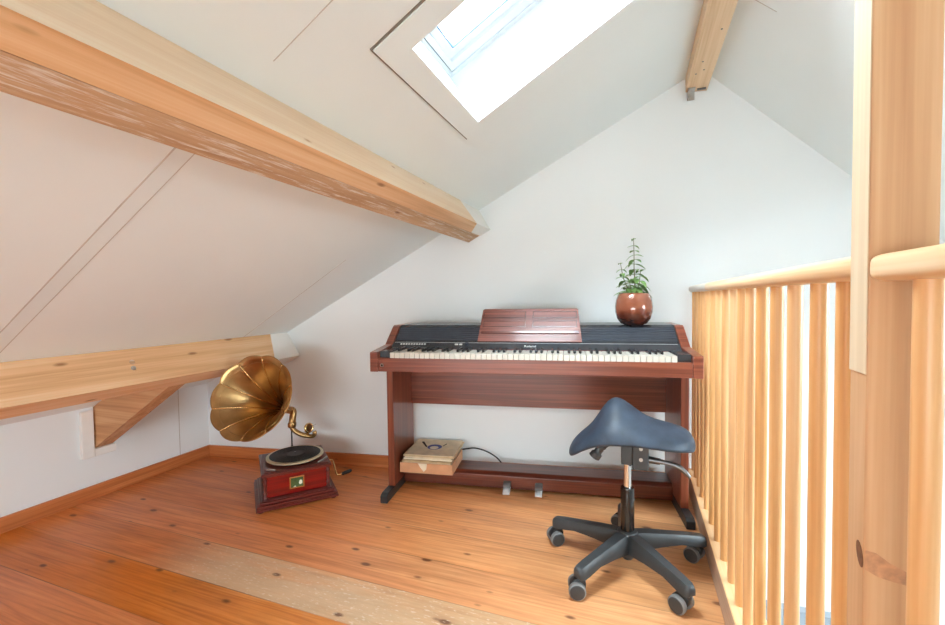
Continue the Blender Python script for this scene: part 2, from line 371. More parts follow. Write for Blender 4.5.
# rear gable wall behind the photographer with a window opening added for fill light
WX0, WX1, WZ0, WZ1 = -1.50, 1.00, .30, 1.05
b = MB(); G = lambda u, v, t: (u, YR-t, v)
ws = lambda x: LS(x) if x < XA else RS(x)
for poly in ([(XL, ZLOW), (WX0, ZLOW), (WX0, LS(WX0)), (XL, LS(XL))], [(WX0, ZLOW), (WX1, ZLOW), (WX1, WZ0), (WX0, WZ0)],
             [(WX0, WZ1), (WX1, WZ1), (WX1, ws(WX1)), (XA, LS(XA)), (WX0, ws(WX0))], [(WX1, ZLOW), (XR, ZLOW), (XR, RS(XR)), (WX1, RS(WX1))]):
    b.prism(poly, G, 0, .12)
tag(b.build('wall_front', M['wall']), 'white gable wall behind the photographer', 'wall', kind='structure')
def win(name, P, w, h, label, sb=.05, ss=.10):
    """window in a local plane: P(u, v, t) with u 0..w, v 0..h, t outward"""
    r = bpy.data.objects.new(name, None); COL.objects.link(r); r.location = P(0, 0, 0); o0 = Vector(P(0, 0, 0))
    Q = lambda u, v, t: Vector(P(u, v, t)) - o0
    tag(r, label, 'window', kind='structure')
    def ring(bb, i, j, i2, j2, t0, t1):
        """rectangular ring between insets (i sides, j ends) and (i2, j2)"""
        for a, c in (((i, j), (w-i, j2)), ((i, h-j2), (w-i, h-j)), ((i, j2), (i2, h-j2)), ((w-i2, j2), (w-i, h-j2))):
            bb.prism([a, (c[0], a[1]), c, (a[0], c[1])], Q, t0, t1)
    b = MB(); ring(b, 0, 0, .0205, .0115, 0, .06); b.build('window_frame', M['sash'], r)
    b = MB(); ring(b, .0205, .0115, .0225, .0145, .010, .06); b.build('frame_joint', M['gapdark'], r)
    sa = bpy.data.objects.new('sash', None); COL.objects.link(sa); sa.parent = r
    b = MB(); ring(b, .0225, .0145, .0225+(ss-.02)*.5, .0145+sb*.4, .004, .055); b.build('sash_rim', M['sash'], sa)
    b = MB(); ring(b, .0225+(ss-.02)*.5, .0145+sb*.4, .0225+ss-.02, .0145+sb, .016, .055); b.build('sash_bead', M['sash'], sa)
    i, j = .0225+ss-.02, .0145+sb
    b = MB(); ring(b, i, j, i+.004, j+.004, .014, .05); b.build('gasket', M['gasket'], sa)
    b = MB(); b.prism([(i+.004, j+.004), (w-i-.004, j+.004), (w-i-.004, h-j-.004), (i+.004, h-j-.004)], Q, .030, .036); b.build('pane', M['glass'], sa)
    return r
k = math.sqrt(1+S1*S1); ux = Vector((1, 0, S1)).normalized()
win('window_1', lambda u, v, t: slope_pt(SK[2], SK[0], 0) + Vector((0, u, 0)) + ux*v + nL*(.2+t), SK[1]-SK[0], (SK[3]-SK[2])*k, 'white framed roof window in the left ceiling slope')
uxr = Vector((1, 0, T1)).normalized(); kr = math.sqrt(1+T1*T1)
win('added_roof_window', lambda u, v, t: rslope_pt(SR[2], SR[0], 0) + Vector((0, u, 0)) + uxr*v + nR*(.2+t), SR[1]-SR[0], (SR[3]-SR[2])*kr, 'unseen roof window added in the right ceiling slope for fill light')
win('added_gable_window', lambda u, v, t: Vector((WX0+u, YR-.05-t, WZ0+v)), WX1-WX0, WZ1-WZ0, 'unseen window added for fill light in the gable wall behind the photographer')
# flat casing board around the skylight
b = MB(); F = lambda u, v, t: slope_pt(u, v, t)
cx0, cx1, cy0, cy1 = -.612, .18, .948, 1.60
for poly in ([(cx0, cy0), (SK[2], cy0), (SK[2], cy1), (cx0, cy1)], [(SK[2], cy0), (cx1, cy0), (cx1, SK[0]), (SK[2], SK[0])],
             [(SK[2], SK[1]), (cx1, SK[1]), (cx1, cy1), (SK[2], cy1)], [(SK[3], SK[0]), (cx1, SK[0]), (cx1, SK[1]), (SK[3], SK[1])]):
    b.prism(poly, F, -.009, 0)
tag(b.build('trim_1', M['ceiling']), 'flat white casing board around the roof window', 'trim', kind='structure')
b = MB()
for poly in ([(cx0-.004, cy0-.004), (cx0, cy0-.004), (cx0, cy1), (cx0-.004, cy1)], [(cx0, cy0-.004), (cx1, cy0-.004), (cx1, cy0), (cx0, cy0)]): b.prism(poly, F, -.005, 0)
tag(b.build('trim_2', M['gapdark']), 'thin shadow joint along the roof window casing', 'trim', kind='structure')
# seams of the ceiling boards
n = 3
for (y0, y1, x0, x1, m) in ((.748, .752, -2.03, -.95, 'gap'), (.797, .800, -2.03, -.95, 'gap'), (.752, .797, -2.03, -.95, 'seam'), (.777, .779, -.76, -.3, 'gap'), (1.817, 1.8195, -2.04, -1.35, 'gap')):
    b = MB(); b.prism([(x0, y0), (x1, y0), (x1, y1), (x0, y1)], F, -.0012, 0)
    tag(b.build('trim_%d' % n, M[m]), ('filled joint strip on the left ceiling slope' if m == 'seam' else 'fine seam between ceiling boards at y %.2f' % y0), 'trim', kind='structure'); n += 1
LAB = {3: 'fine seam on the near side of the filled ceiling joint', 4: 'fine seam on the far side of the filled ceiling joint', 6: 'fine ceiling seam above the big purlin', 7: 'fine ceiling seam nearest the back wall'}
for i, l in LAB.items(): bpy.data.objects['trim_%d' % i]['label'] = l
b = MB(); b.prism([(.37, 1.882), (.478, 1.882), (.478, 1.884), (.37, 1.884)], lambda u, v, t: rslope_pt(u, v, t), -.0012, 0)
tag(b.build('trim_%d' % n, M['gap']), 'fine seam on the right ceiling slope by the ridge', 'trim', kind='structure'); n += 1
# knee wall: board joint and the casing where the wooden brace comes out
b = MB(); b.box((XL, 1.851, .07), (XL+.0015, 1.854, LS(XL)))
tag(b.build('trim_%d' % n, M['gap']), 'vertical board joint on the low left wall', 'trim', kind='structure'); n += 1
b = MB()
for a, c in (((1.34, .219), (1.395, .462)), ((1.395, .219), (1.4935, .259))):
    b.box((XL, a[0], a[1]), (XL+.022, c[0], c[1]), .004)
tag(b.build('trim_%d' % n, M['wallpaint']), 'white casing around the foot of the wooden brace on the low wall', 'trim', kind='structure'); n += 1
# ledge in the stairwell
b = MB(); b.prism([(CURB1+.02, ZLOW), (XR-.02, ZLOW), (XR-.02, -.75), (CURB1+.02, -.545)], lambda u, v, t: (u+t*sin(WYAW), wall_y(u)-t*cos(WYAW), v), 0, .05)
tag(b.build('trim_%d' % n, M['lightgrey']), 'pale grey ledge low in the stairwell beyond the balusters', 'trim', kind='structure'); n += 1
# baseboards
b = MB(); b.box((XL, YR, 0), (XL+.016, WY+.002, .070), .003)
tag(b.build('baseboard_left', M['skirt']), 'orange pine baseboard along the low left wall', 'baseboard', kind='structure')
b = MB(); b.box((.016, -.018, 0), (2.90, -.0005, .070), .003)
o = tag(b.build('baseboard_back', M['skirtx']), 'orange pine baseboard along the back wall', 'baseboard', kind='structure')
o.location = (XL, WY, 0); o.rotation_euler = (0, 0, WYAW)

# ------------------------------------------------------------------ purlins
def mul(p, d, t): return (p[0]+d[0]*t, p[1]+d[1]*t)
DN, UPS = (-.498, .867), (-.867, -.498)
E1, E2, E3, E4 = (-.83, 1.509), (-.765, 1.397), (-.823, 1.364), (-.887, 1.327)
E3o = mul(E3, UPS, .0035)
wp = .132
root = tag(bpy.data.objects.new('roof_purlin', None), 'big pine purlin crossing the left slope high up, pale top face and rough lower edge', 'roof beam')
COL.objects.link(root); root.location = (-.83, 0, 1.4); OFF = Vector((-.83, 0, 1.4))
def sec(pts, y): return [Vector((x, y(x, z) if callable(y) else y, z)) - OFF for x, z in pts]
yw = lambda x, z: wall_y(x) - .002
YN = YR + .003
pa = [E1, E2, E3, mul(E3, DN, wp)]
pc = lambda x, z: 2.13 if x > -.80 else (2.061 if z > 1.45 else 2.20)
b = MB(); b.loft([sec(pa, YN), sec(pa, pc)])
o = b.build('beam_body', [M['purlin'], M['purlinpale']], root)
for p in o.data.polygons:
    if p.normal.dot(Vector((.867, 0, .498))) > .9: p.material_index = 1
o['label'] = 'smooth pine upper half of the purlin'
b = MB(); b.loft([sec(pa, pc), sec(pa, yw)]); b.build('painted_end', M['wallpaint'], root)['label'] = 'white painted end at the wall'
sh = lambda p: mul(p, DN, .003)
pb = [sh(E3o), sh(E4), mul(E4, DN, wp), mul(E3o, DN, wp)]
b = MB(); b.loft([sec(pb, YN), sec(pb, lambda x, z: wall_y(x)-.004)]); b.build('rough_edge', M['purlinrough'], root)['label'] = 'rough lower edge with white paint residue'
# low purlin
L1, L2, L3 = (-2.04, .812), (-1.958, .669), (-2.056, .613); L4 = mul(L3, DN, .165)
OFF = Vector((-2.03, 0, .69))
root = tag(bpy.data.objects.new('roof_purlin', None), 'low pine purlin along the foot of the left slope above the knee wall', 'roof beam'); COL.objects.link(root); root.location = OFF
pl = [L1, L2, L3, L4]; pcl = lambda x, z: 1.955 if z < .75 else 2.005
b = MB(); b.loft([sec(pl, YN), sec(pl, pcl)]); o = b.build('beam_body', [M['purlin'], M['purlin']], root)
for p in o.data.polygons:
    if p.normal.dot(Vector((.498, 0, -.867))) > .9: p.material_index = 1
b = MB(); b.loft([sec(pl, pcl), sec(pl, lambda x, z: wall_y(x)-.003)]); b.build('painted_end', M['wallpaint'], root)['label'] = 'white painted end at the back wall'
fn = Vector((.867, 0, .498)); 
def onface(y, t): return Vector((L1[0]+(L2[0]-L1[0])*t, y, L1[1]+(L2[1]-L1[1])*t)) - OFF
p0 = onface(1.218, .55); q0 = onface(1.222, .38)
b = MB(); b.cyl(p0-fn*.002, p0+fn*.006, .011, .007, 14); b.build('bolt', M['zinc'], root, smooth=40)
b = MB(); b.cyl(q0-fn*.002, q0+fn*.001, .011, .011, 14); b.build('bolt_plug', M['purlinrough'], root)['label'] = 'brown wooden plug'
# brace under it
b = MB(); b.prism([(XL+.001, .259), (-2.060, .612), (L4[0]-.001, L4[1]), (L4[0]-.02, LS(L4[0]-.02)-.004), (XL+.001, LS(XL)-.002)], lambda u, v, t: (u, t, v), 1.405, 1.488)
o = b.build('beam_brace', wood('pine brace', (176, 122, 78), (206, 154, 108), (222, 178, 134), axis=0, ring=7, knots=.1, rough=.6))
tag(o, 'triangular pine brace from the low wall up to the low purlin', 'brace')
# ridge beam
root = tag(bpy.data.objects.new('ridge_beam', None), 'pine ridge beam at the peak of the ceiling with metal shoe at its end', 'roof beam'); COL.objects.link(root); OFF = Vector((.294, 0, 2.06)); root.location = OFF
yb = lambda x, z: wall_y(x) - .004
b = MB(); rz_ = [(.244, 2.055), (.344, 2.055), (.344, RS(.344)), (XA, LS(XA)), (.244, LS(.244))]
b.loft([sec(rz_, YN), sec(rz_, yb)]); b.build('beam_body', wood('pale ridge pine', (206, 166, 126), (226, 192, 154), (238, 210, 178), axis=1, ring=6, knots=.05, rough=.6), root)
b = MB(); yy = wall_y(.26)-.006
b.box((.252-.294, yy-.05, 2.010-2.06), (.258-.294, yy, 2.065-2.06)); b.box((.252-.294, yy-.006, 2.010-2.06), (.285-.294, yy, 2.054-2.06)); b.box((.252-.294, yy-.05, 2.050-2.06), (.285-.294, yy, 2.0545-2.06))
b.build('metal_shoe', M['zinc'], root)
b = MB(); b.box((.295-.294, yy-.028, 2.048-2.06), (.335-.294, yy-.018, 2.0552-2.06)); b.build('metal_strap', M['dull'], root)
for (x, y) in ((.27, 2.33), (.30, 2.30), (.285, 2.22), (.32, 1.98)):
    b = MB(); b.cyl((x-.294, y, -.0065), (x-.294, y, -.004), .004, seg=8); b.build('nail_head', M['dull'], root)

# ------------------------------------------------------------------ railing
RX = .288
root = thing('railing', (RX, .5, 0), 0, 'pine baluster railing with rounded handrail along the stairwell edge', 'railing'); O = Vector((RX, .5, 0))
def yl(y): return y-.5
b = MB(); b.box((CURB0-RX, yl(-.5), .0), (CURB1-RX, yl(wall_y(CURB0)-.004), CURBZ), .003)
o = b.build('curb', [M['curb'], M['curbside']], root)
for p in o.data.polygons:
    if p.normal.x < -.7: p.material_index = 1
o['label'] = 'raised pine curb carrying the balusters'
ys = [.593, .782, .882, .999, 1.112, 1.229, 1.342, 1.443, 1.552, 1.676, 1.802, 1.93, 2.06, 2.179, 2.295, 2.405, 2.498]
ZB = 1.034
def balm(): b = MB(); b.lathe([(.0127, CURBZ+.0005), (.0127, ZB)], seg=20); return b
bal = balm().build('baluster', M['baluster'], root, smooth=50); bal.location = (0, yl(ys[0]), 0)
for y in ys[1:] + [.478, .362, .246]:
    c = bal.copy(); COL.objects.link(c); c.parent = root; c.location = (0, yl(y), 0)
def railtube(y0, y1, name, m, r0=True, lab=None):
    zc = 1.0450; pts = []; rr = []
    for t, f in ((0, .8), (.004, .95), (.016, 1)): pts.append((0, yl(y0+t), zc)); rr.append(.0172*(f if r0 else 1))
    for i in range(1, 9): pts.append((0, yl(y0+.016+(y1-y0-.016)*i/8), zc)); rr.append(.0172)
    b = MB(); b.tube(pts, rr, 20, 1.48, sq=.7); o = b.build(name, m, root, smooth=50)
    if lab: o['label'] = lab
    return o
PY0, PY1 = .655, .700
railtube(PY1+.0005, 1.97, 'handrail', M['rail'], False)
railtube(1.97, wall_y(RX)-.004, 'handrail', M['railgrey'], False, 'greyish weathered far length of handrail')
b = MB(); o_ = [(0, yl(PY0-.001-t), 1.0415) for t in (0, .003, .010, .2, .5, 1.0)]
b.tube(o_, [.0158, .0162, .0163, .0163, .0163, .0163], 28, 1.60, sq=.55); b.build('handrail', M['rail'], root, smooth=50)['label'] = 'near length of handrail with rounded end'
# post
root = thing('wooden_post', (.296, .677, CURBZ), 0, 'thick square pine post between handrail lengths rising to the ridge', 'post')
PZ1 = 2.053 - CURBZ
b = MB(); b.box((-.034, -.022, 0), (.031, .022, PZ1), .002); b.build('post_shaft', M['post'], root)
b = MB(); b.box((-.0352, -.0215, .913-CURBZ), (-.0341, .0215, PZ1), .0004); b.build('pale_strip', wood('pale pine strip', (208, 182, 148), (222, 200, 168), (232, 214, 188), axis=2, ring=9, rough=.5), root)['label'] = 'cream upper part of the side face of the post'  # paler tone of the upper side face, laid on as a thin strip
kb = MB()
kb.prism([(-.033, .604), (-.033, .628), (-.022, .626), (-.010, .617), (.004, .610), (.018, .602), (.0295, .598), (.0295, .592), (.012, .592), (-.004, .594), (-.020, .597)], lambda u, v, t: (u, -.0222-t, v-.030), 0, .0005)
kb.build('knot_streak', plain('reddish knot streak', (200, 146, 106), .5, var=.16, scale=90), root)['label'] = 'reddish brown streak beside the knot'
kb = MB()
kb.prism([(-.012+.008*cos(2*PI*i/16)+.004*sin(2*PI*i/16), .622+.015*sin(2*PI*i/16)) for i in range(16)], lambda u, v, t: (-.0342-t, u-.0005, v-.034), 0, .0005)
kb.build('knot', plain('dark brown knot', (128, 84, 56), .6, var=.25, scale=90), root)['label'] = 'dark oval knot at the corner'

# ------------------------------------------------------------------ piano
PYAW = .1574
root = thing('digital_piano', (-1.0464, 1.7128, 0), PYAW, 'rosewood digital piano with dark slatted top panel against the back wall', 'piano')
KW = 1.222
prof = [(0, .68), (0, .766), (.004, .770), (.18, .787), (.285, .868), (.30, .875), (.52, .875), (.52, .68)]
for x0, x1 in ((-.095, -.057), (1.279, 1.317)):
    b = MB(); b.prism(prof, lambda u, v, t: (t, u, v), x0, x1, .002); b.build('side_panel', M['rose'], root)
b = MB(); b.box((-.0565, .002, .681), (1.2785, .022, .744), .003); b.build('key_rail', M['rose'], root)
b = MB(); b.box((-.0565, .022, .683), (1.2785, .52, .738)); b.build('key_bed', M['rosedark'], root)
# dark body
bp = [(.156, .7385), (.156, .771), (.166, .776), (.203, .799), (.213, .801), (.298, .868), (.312, .8755), (.52, .8755), (.52, .7385)]
b = MB(); b.prism(bp, lambda u, v, t: (t, u, v), -.0565, 1.2785); o = b.build('top_panel', M['blackpanel'], root)
d = Vector((0, .085, .067)).normalized(); nn = Vector((0, -d.z, d.y))
for k_ in range(6):
    p = Vector((0, .215, .8027)) + d*(.011+.0155*k_)
    b = MB(); b.prism([(-.004, 0), (.0035, 0), (.0035, .0045), (-.002, .0045)], lambda u, v, t: Vector((t, p.y, p.z)) + d*u*1.25 + nn*v, -.05, 1.272); b.build('slat', M['slat'], root)
for x0, x1 in ((-.0565, -.004), (KW+.004, 1.2785)):
    b = MB(); b.box((x0, .024, .7385), (x1, .156, .773), .002); b.build('key_block', M['blackpanel'], root)
b = MB(); b.box((0, .150, .7385), (KW, .1555, .7700)); b.build('key_felt', M['felt'], root)
wk = MB(); wk.box((.0010, .004, .7390), (.0225, .149, .7688), .0015); wkey = wk.build('white_key', M['whitekey'], root)
for i in range(1, 52):
    c = wkey.copy(); COL.objects.link(c); c.parent = root; c.location = (i*.0235, 0, 0)
bk = MB(); bk.prism([(.054, .765), (.058, .7795), (.148, .781), (.148, .765)], lambda u, v, t: (t, u, v), -.0055, .0055, .0012); bkey = None
for i in range(51):
    if 'ABCDEFG'[i % 7] in 'ACDFG':
        if bkey is None: bkey = c = bk.build('black_key', M['blackkey'], root)
        else: c = bkey.copy(); COL.objects.link(c); c.parent = root
        c.location = ((i+1)*.0235, 0, 0)
# control strip: buttons, sliders, lettering
bt = [(-.015+.0135*i, .008) for i in range(10)] + [(.133+.0125*i, .004) for i in range(8)] + [(.262, .016), (.284, .014)]
sd = Vector((0, .037, .023)).normalized(); sn = Vector((0, -sd.z, sd.y)); so = Vector((0, .185, .7878))
for x, w in bt:
    b = MB(); b.prism([(-.004, 0), (.004, 0), (.004, .0035), (-.004, .0035)], lambda u, v, t: so + Vector((t, 0, 0)) + sd*u + sn*v, x, x+w); b.build('button', M['mark'] if w != .004 else M['slat'], root)
b = MB(); b.cyl(so+Vector((.322, 0, 0)), so+Vector((.322, 0, 0))+sn*.012, .0085, .0075, 16); b.build('volume_knob', M['slat'], root, smooth=40)
b = MB(); b.prism([(.0145, 0), (.0160, 0), (.0160, .0006), (.0145, .0006)], lambda u, v, t: so + Vector((t, 0, 0)) + sd*u + sn*v, -.05, 1.27); b.build('panel_line', M['mark'], root)
cu = bpy.data.curves.new('brand_lettering', 'FONT'); cu.body = 'Roland'; cu.size = .020; cu.extrude = .0004; cu.align_x = 'CENTER'
to = bpy.data.objects.new('tmp_text', cu); COL.objects.link(to)
dg = bpy.context.evaluated_depsgraph_get(); me = bpy.data.meshes.new_from_object(to.evaluated_get(dg)); bpy.data.objects.remove(to)
me.materials.clear(); me.materials.append(M['mark']); me.name = 'brand_lettering'
lo = bpy.data.objects.new('brand_lettering', me); COL.objects.link(lo); lo.parent = root
lo.matrix_local = Matrix(((1, 0, 0, .624), (0, sd.y, sn.y, .1725), (0, sd.z, sn.z, .7804), (0, 0, 0, 1))) ; lo['label'] = 'small pale maker name lettering'
# jack on the key rail
b = MB(); b.cyl((-.036, .003, .711), (-.036, -.003, .711), .0085, seg=18); j = b.build('headphone_jack', M['chrome'], root, smooth=40)
b = MB(); b.cyl((-.036, -.0028, .711), (-.036, -.0034, .711), .0045, seg=14); b.build('jack_hole', M['blackkey'], j)
# music rest: leaning board with inlaid outlines and a ledge
rest = bpy.data.objects.new('music_rest', None); COL.objects.link(rest); rest.parent = root
R0, R1 = Vector((0, .205, .803)), Vector((0, .300, .956)); rd = (R1-R0); rl = rd.length; rd.normalize(); rn = Vector((0, -rd.z, rd.y))
RF = lambda u, v, t: R0 + Vector((u, 0, 0)) + rd*v + rn*t
b = MB(); b.prism([(.369, 0), (.861, 0), (.847, rl-.006), (.840, rl), (.390, rl), (.383, rl-.006)], RF, -.010, 0, .0015); b.build('rest_board', M['roserest'], rest)
b = MB()
def outline(pts, w=.0022):
    n_ = len(pts); cx_ = sum(p[0] for p in pts)/n_; cy_ = sum(p[1] for p in pts)/n_
    for i in range(n_):
        a, c = Vector(pts[i]), Vector(pts[(i+1) % n_]); e = (c-a).normalized(); q = Vector((-e.y, e.x))
        b.prism([tuple(a-e*w/2), tuple(c+e*w/2), tuple(c+e*w/2+q*w), tuple(a-e*w/2+q*w)], RF, 0, .0007)
for v0, v1, e in ((.128, .163, .012), (.078, .112, .0075)):
    outline([(.392-e*.4, v0), (.597, v0), (.597, v1), (.394-e*.2, v1)]); outline([(.632, v0), (.836+e*.4, v0), (.836+e*.2, v1), (.632, v1)])
b.build('inlay_line', M['blackkey'], rest)
b = MB(); b.prism([(.383, .042), (.848, .042), (.846, .055), (.385, .055)], RF, 0, .006, .0015); b.build('page_ledge', M['rosedark'], rest)
# stand
b = MB(); b.box((-.076, .500, .415), (1.2895, .518, .68)); b.build('back_board', M['rose'], root)
for x0, x1 in ((-.111, -.077), (1.2905, 1.3245)):
    b = MB(); b.box((x0, .226, .050), (x1, .535, .679), .003); b.build('leg_panel', M['roseend'], root)
for x0 in (-.1155, 1.3005-.011):
    b = MB(); b.prism([(.128, .004), (.128, .040), (.150, .0495), (.50, .0495), (.535, .040), (.535, .004)], lambda u, v, t: (t, u, v), x0, x0+.037, .003); f_ = b.build('foot_bar', M['blackfoot'], root)
    for y_ in (.140, .505):
        b = MB(); b.box((x0+.006, y_, .0), (x0+.031, y_+.022, .0045)); b.build('foot_pad', M['wallpaint'], f_)
b = MB(); b.prism([(.362, .020), (.362, .085), (.380, .102), (.50, .104), (.50, .020)], lambda u, v, t: (t, u, v), -.0765, 1.290, .003); b.build('pedal_board', M['rosedark'], root)
for x0 in (.488, .650):
    b = MB(); b.prism([(.364, .040), (.318, .036), (.298, .022), (.300, .014), (.364, .024)], lambda u, v, t: (t, u, v), x0-.018, x0+.018, .003); pd = b.build('pedal', M['pedal'], root)
    b = MB(); b.prism([(.366, .034), (.366, .062), (.345, .060), (.330, .048), (.328, .036)], lambda u, v, t: (t, u, v), x0-.019, x0+.019, .004); b.build('pedal_cover', M['pedgrey'], pd)
def Pw(x, y, z): return Vector((-1.0464+cos(PYAW)*x-sin(PYAW)*y, 1.7128+sin(PYAW)*x+cos(PYAW)*y, z))

# cable
pts = curve([Pw(.20, .556, .142), Pw(.235, .553, .150), Pw(.285, .550, .157), Pw(.35, .548, .142), Pw(.41, .546, .108), Pw(.45, .545, .06), Pw(.50, .545, .008), Pw(.62, .555, .0045)], 8)
b = MB(); b.tube(pts, .0042, 8); tag(b.build('power_cord', M['cable'], smooth=True), 'black cord looping down behind the piano pedal board', 'cord')

# ------------------------------------------------------------------ box of records
BR = PYAW + .0
bo = Pw(-.0665, .276, .1055)
root = thing('cardboard_box', bo, BR, 'shallow open cardboard box of old records on the piano pedal board', 'box')
bw, bd, bh = .283, .236, .052
b = MB(); b.box((0, 0, 0), (bw, bd, .003)); b.build('bottom', M['card'], root)
for nm, a, c in (('side_wall', (0, 0, .003), (bw, .003, bh)), ('side_wall', (0, bd-.003, .003), (bw, bd, bh)), ('side_wall', (0, .003, .003), (.003, bd-.003, bh)), ('side_wall', (bw-.003, .003, .003), (bw, bd-.003, bh+.004))):
    b = MB(); b.box(a, c); b.build(nm, M['card'], root)
b = MB(); b.prism([(.098, .052), (.148, .052), (.144, .022), (.130, .009), (.112, .030)], lambda u, v, t: (u, -t, v), 0.0005, .0012); b.build('torn_flap', M['paper3'], root)['label'] = 'torn pale paper scrap hanging over the front'
def sleeve_mesh(name, m, seed, w=.235, d=.215, th=.0032, lab=False):
    rs = random.Random(seed); n_ = 9; b = MB(); top = []; bot = []
    edge = [(i/(n_-1), 0) for i in range(n_)] + [(1, i/(n_-1)) for i in range(1, n_)] + [(1-i/(n_-1), 1) for i in range(1, n_)] + [(0, 1-i/(n_-1)) for i in range(1, n_-1)]
    rings = []
    for zz, sc in ((0, .985), (0, 1), (th, 1), (th, .985)):
        rings.append([])
    jit = [rs.uniform(-.014, .003) for _ in edge]; wav = [rs.uniform(-.0014, .0006) for _ in edge]
    rr = []
    for zz, sc in ((0, .9), (0, 1), (th, 1), (th, .9)):
        rr.append([Vector(((u-.5)*w*sc*(1+jit[i]*2), (v-.5)*d*sc*(1+jit[i]*2), zz + wav[i]*(sc == 1))) for i, (u, v) in enumerate(edge)])
    b.loft(rr)
    return b.build(name, m)
base = Pw(.068, .412, 0)
SL = [('paper2', 'brown paper record sleeve at the bottom of the pile in the box'), ('paper3', 'cream record sleeve second from the bottom of the pile'), ('paper', 'beige record sleeve third from the bottom of the pile'),
      ('paper2', 'brown record sleeve fourth from the bottom of the pile'), ('paper3', 'pale record sleeve in the middle of the pile in the box'), ('paper', 'beige record sleeve sixth from the bottom of the pile'),
      ('paper2', 'brown ragged record sleeve four below the top of the pile'), ('paper3', 'pale ragged record sleeve three below the top of the pile'), ('paper', 'beige record sleeve two below the top of the pile'), ('paper2', 'brown record sleeve directly under the topmost one'),
      ('paper', 'topmost aged paper record sleeve with a blue label showing')]
z = .1092; rs = random.Random(3)
for i, (m, l) in enumerate(SL):
    inside = z < .106+bh+.008
    last = i == len(SL)-1
    th = .0074 if not last else .0030
    w_, d_ = (.262, .222) if inside else (.272+rs.uniform(-.012, .008), .256+rs.uniform(-.012, .008))
    o = sleeve_mesh('record_sleeve', M[m], 20+i, w_, d_, th)
    dx, dy = (0, 0) if inside else (rs.uniform(-.006, .006), rs.uniform(-.006, .006))
    if inside: c0 = bo + Vector((cos(BR)*bw/2-sin(BR)*bd/2, sin(BR)*bw/2+cos(BR)*bd/2, 0))
    else: c0 = Pw(.078, .424, 0) + Vector((dx, dy, 0))
    o.location = (c0.x, c0.y, z); o.rotation_euler = (0, 0, BR + (0 if inside else rs.uniform(-.08, .06)))
    tag(o, l, 'record', 'old records in paper sleeves')
    if last:
        b = MB(); b.lathe([(.040, th-.0002), (.040, th+.0006)], seg=32); lb = b.build('record_label', M['blue'], o); lb['label'] = 'blue round label'; lb.location = (-.002, .0, 0)
        b = MB(); b.lathe([(.024, th+.0004), (.024, th+.0010)], seg=24); lc = b.build('label_print', M['paper3'], o); lc.location = (-.002, -.012, 0)
        b = MB(); b.prism([(-.098, .075), (-.086, .082), (-.044, .000), (-.050, -.006)], lambda u, v, t: (u, v, t), th, th+.0006); b.prism([(.05, .06), (.055, .055), (.042, .02), (.038, .022)], lambda u, v, t: (u, v, t), th, th+.0006)
        b.build('paper_tear', M['soil'], o)['label'] = 'dark tears in the paper'
    z += th + .0009

# ------------------------------------------------------------------ potted plant
root = thing('potted_plant', Pw(1.106, .33, .8762), PYAW, 'small leafy green plant in a round copper brown glazed pot on the piano', 'plant')
prof = [(.044, 0), (.060, .006), (.076, .030), (.0845, .060), (.0855, .085), (.081, .115), (.072, .141), (.0665, .150), (.063, .150), (.067, .138), (.066, .130)]
b = MB(); b.lathe(prof, seg=48); b.build('pot', M['pot'], root, smooth=60)
b = MB(); b.lathe([(.064, .128), (.066, .134), (.03, .138), (.004, .139)], seg=28); b.build('soil', M['soil'], root, smooth=True)
stems = MB(); leaves = MB(); rl_ = random.Random(11)
def leaf(p, d, L, w, droop):
    d = Vector(d).normalized(); side = d.cross(Vector((0, 0, 1))).normalized(); upn = side.cross(d).normalized()
    vs = []; nseg = 6
    for i in range(nseg+1):
        t = i/nseg; hw = w*(sin(PI*min(1, t*.93+.05))**.8)*(1-.25*t); c = Vector(p) + d*L*t + Vector((0, 0, -droop*L*t*t))
        for s_, zz in ((-1, .0), (-.5, -.12), (0, -.22), (.5, -.12), (1, 0)):
            vs.append(c + side*hw*s_ + upn*hw*zz)
    fs = [(i*5+j, i*5+j+1, (i+1)*5+j+1, (i+1)*5+j) for i in range(nseg) for j in range(4)]
    bv, bf = leaves._add(vs, fs)
    r = bmesh.ops.extrude_face_region(leaves.b, geom=bf)
    bmesh.ops.translate(leaves.b, vec=upn*-.0008, verts=[v for v in r['geom'] if isinstance(v, bmesh.types.BMVert)])
def branch(pts, levels, L0, L1, t0):
    c = curve(pts, 10); n_ = len(c)
    stems.tube(c, [.0032*(1-.6*i/n_) for i in range(n_)], 7)
    for k_ in range(levels):
        t = t0 + (1-t0)*k_/(levels-1); p = c[min(n_-1, int(t*(n_-1)))]
        L = L0 + (L1-L0)*(k_/(levels-1)); a0 = (k_ % 2)*PI/2 + rl_.uniform(-.3, .3) + .3
        for q in (0, 1):
            a = a0 + q*PI; el = rl_.uniform(.05, .4) + .5*(k_ == levels-1)
            leaf(p, (cos(a)*cos(el), sin(a)*cos(el), sin(el)), L*rl_.uniform(.85, 1.15), L*.30, rl_.uniform(.3, .9))
branch([(.002, 0, .134), (.006, .002, .19), (.002, .0, .26), (.002, .002, .33), (.0, .0, .405)], 12, .080, .026, .12)
branch([(-.004, .004, .134), (-.028, .0, .175), (-.048, -.006, .225), (-.060, -.004, .29)], 8, .064, .024, .25)
branch([(.006, -.004, .134), (.020, -.012, .18), (.028, -.018, .25)], 6, .066, .040, .3)
branch([(-.006, -.006, .134), (-.014, -.018, .16), (-.022, -.026, .20)], 4, .056, .044, .4)
stems.build('stem', M['stem'], root, smooth=True)
bmesh.ops.recalc_face_normals(leaves.b, faces=leaves.b.faces[:])
leaves.build('foliage', M['leaf'], root, smooth=True)

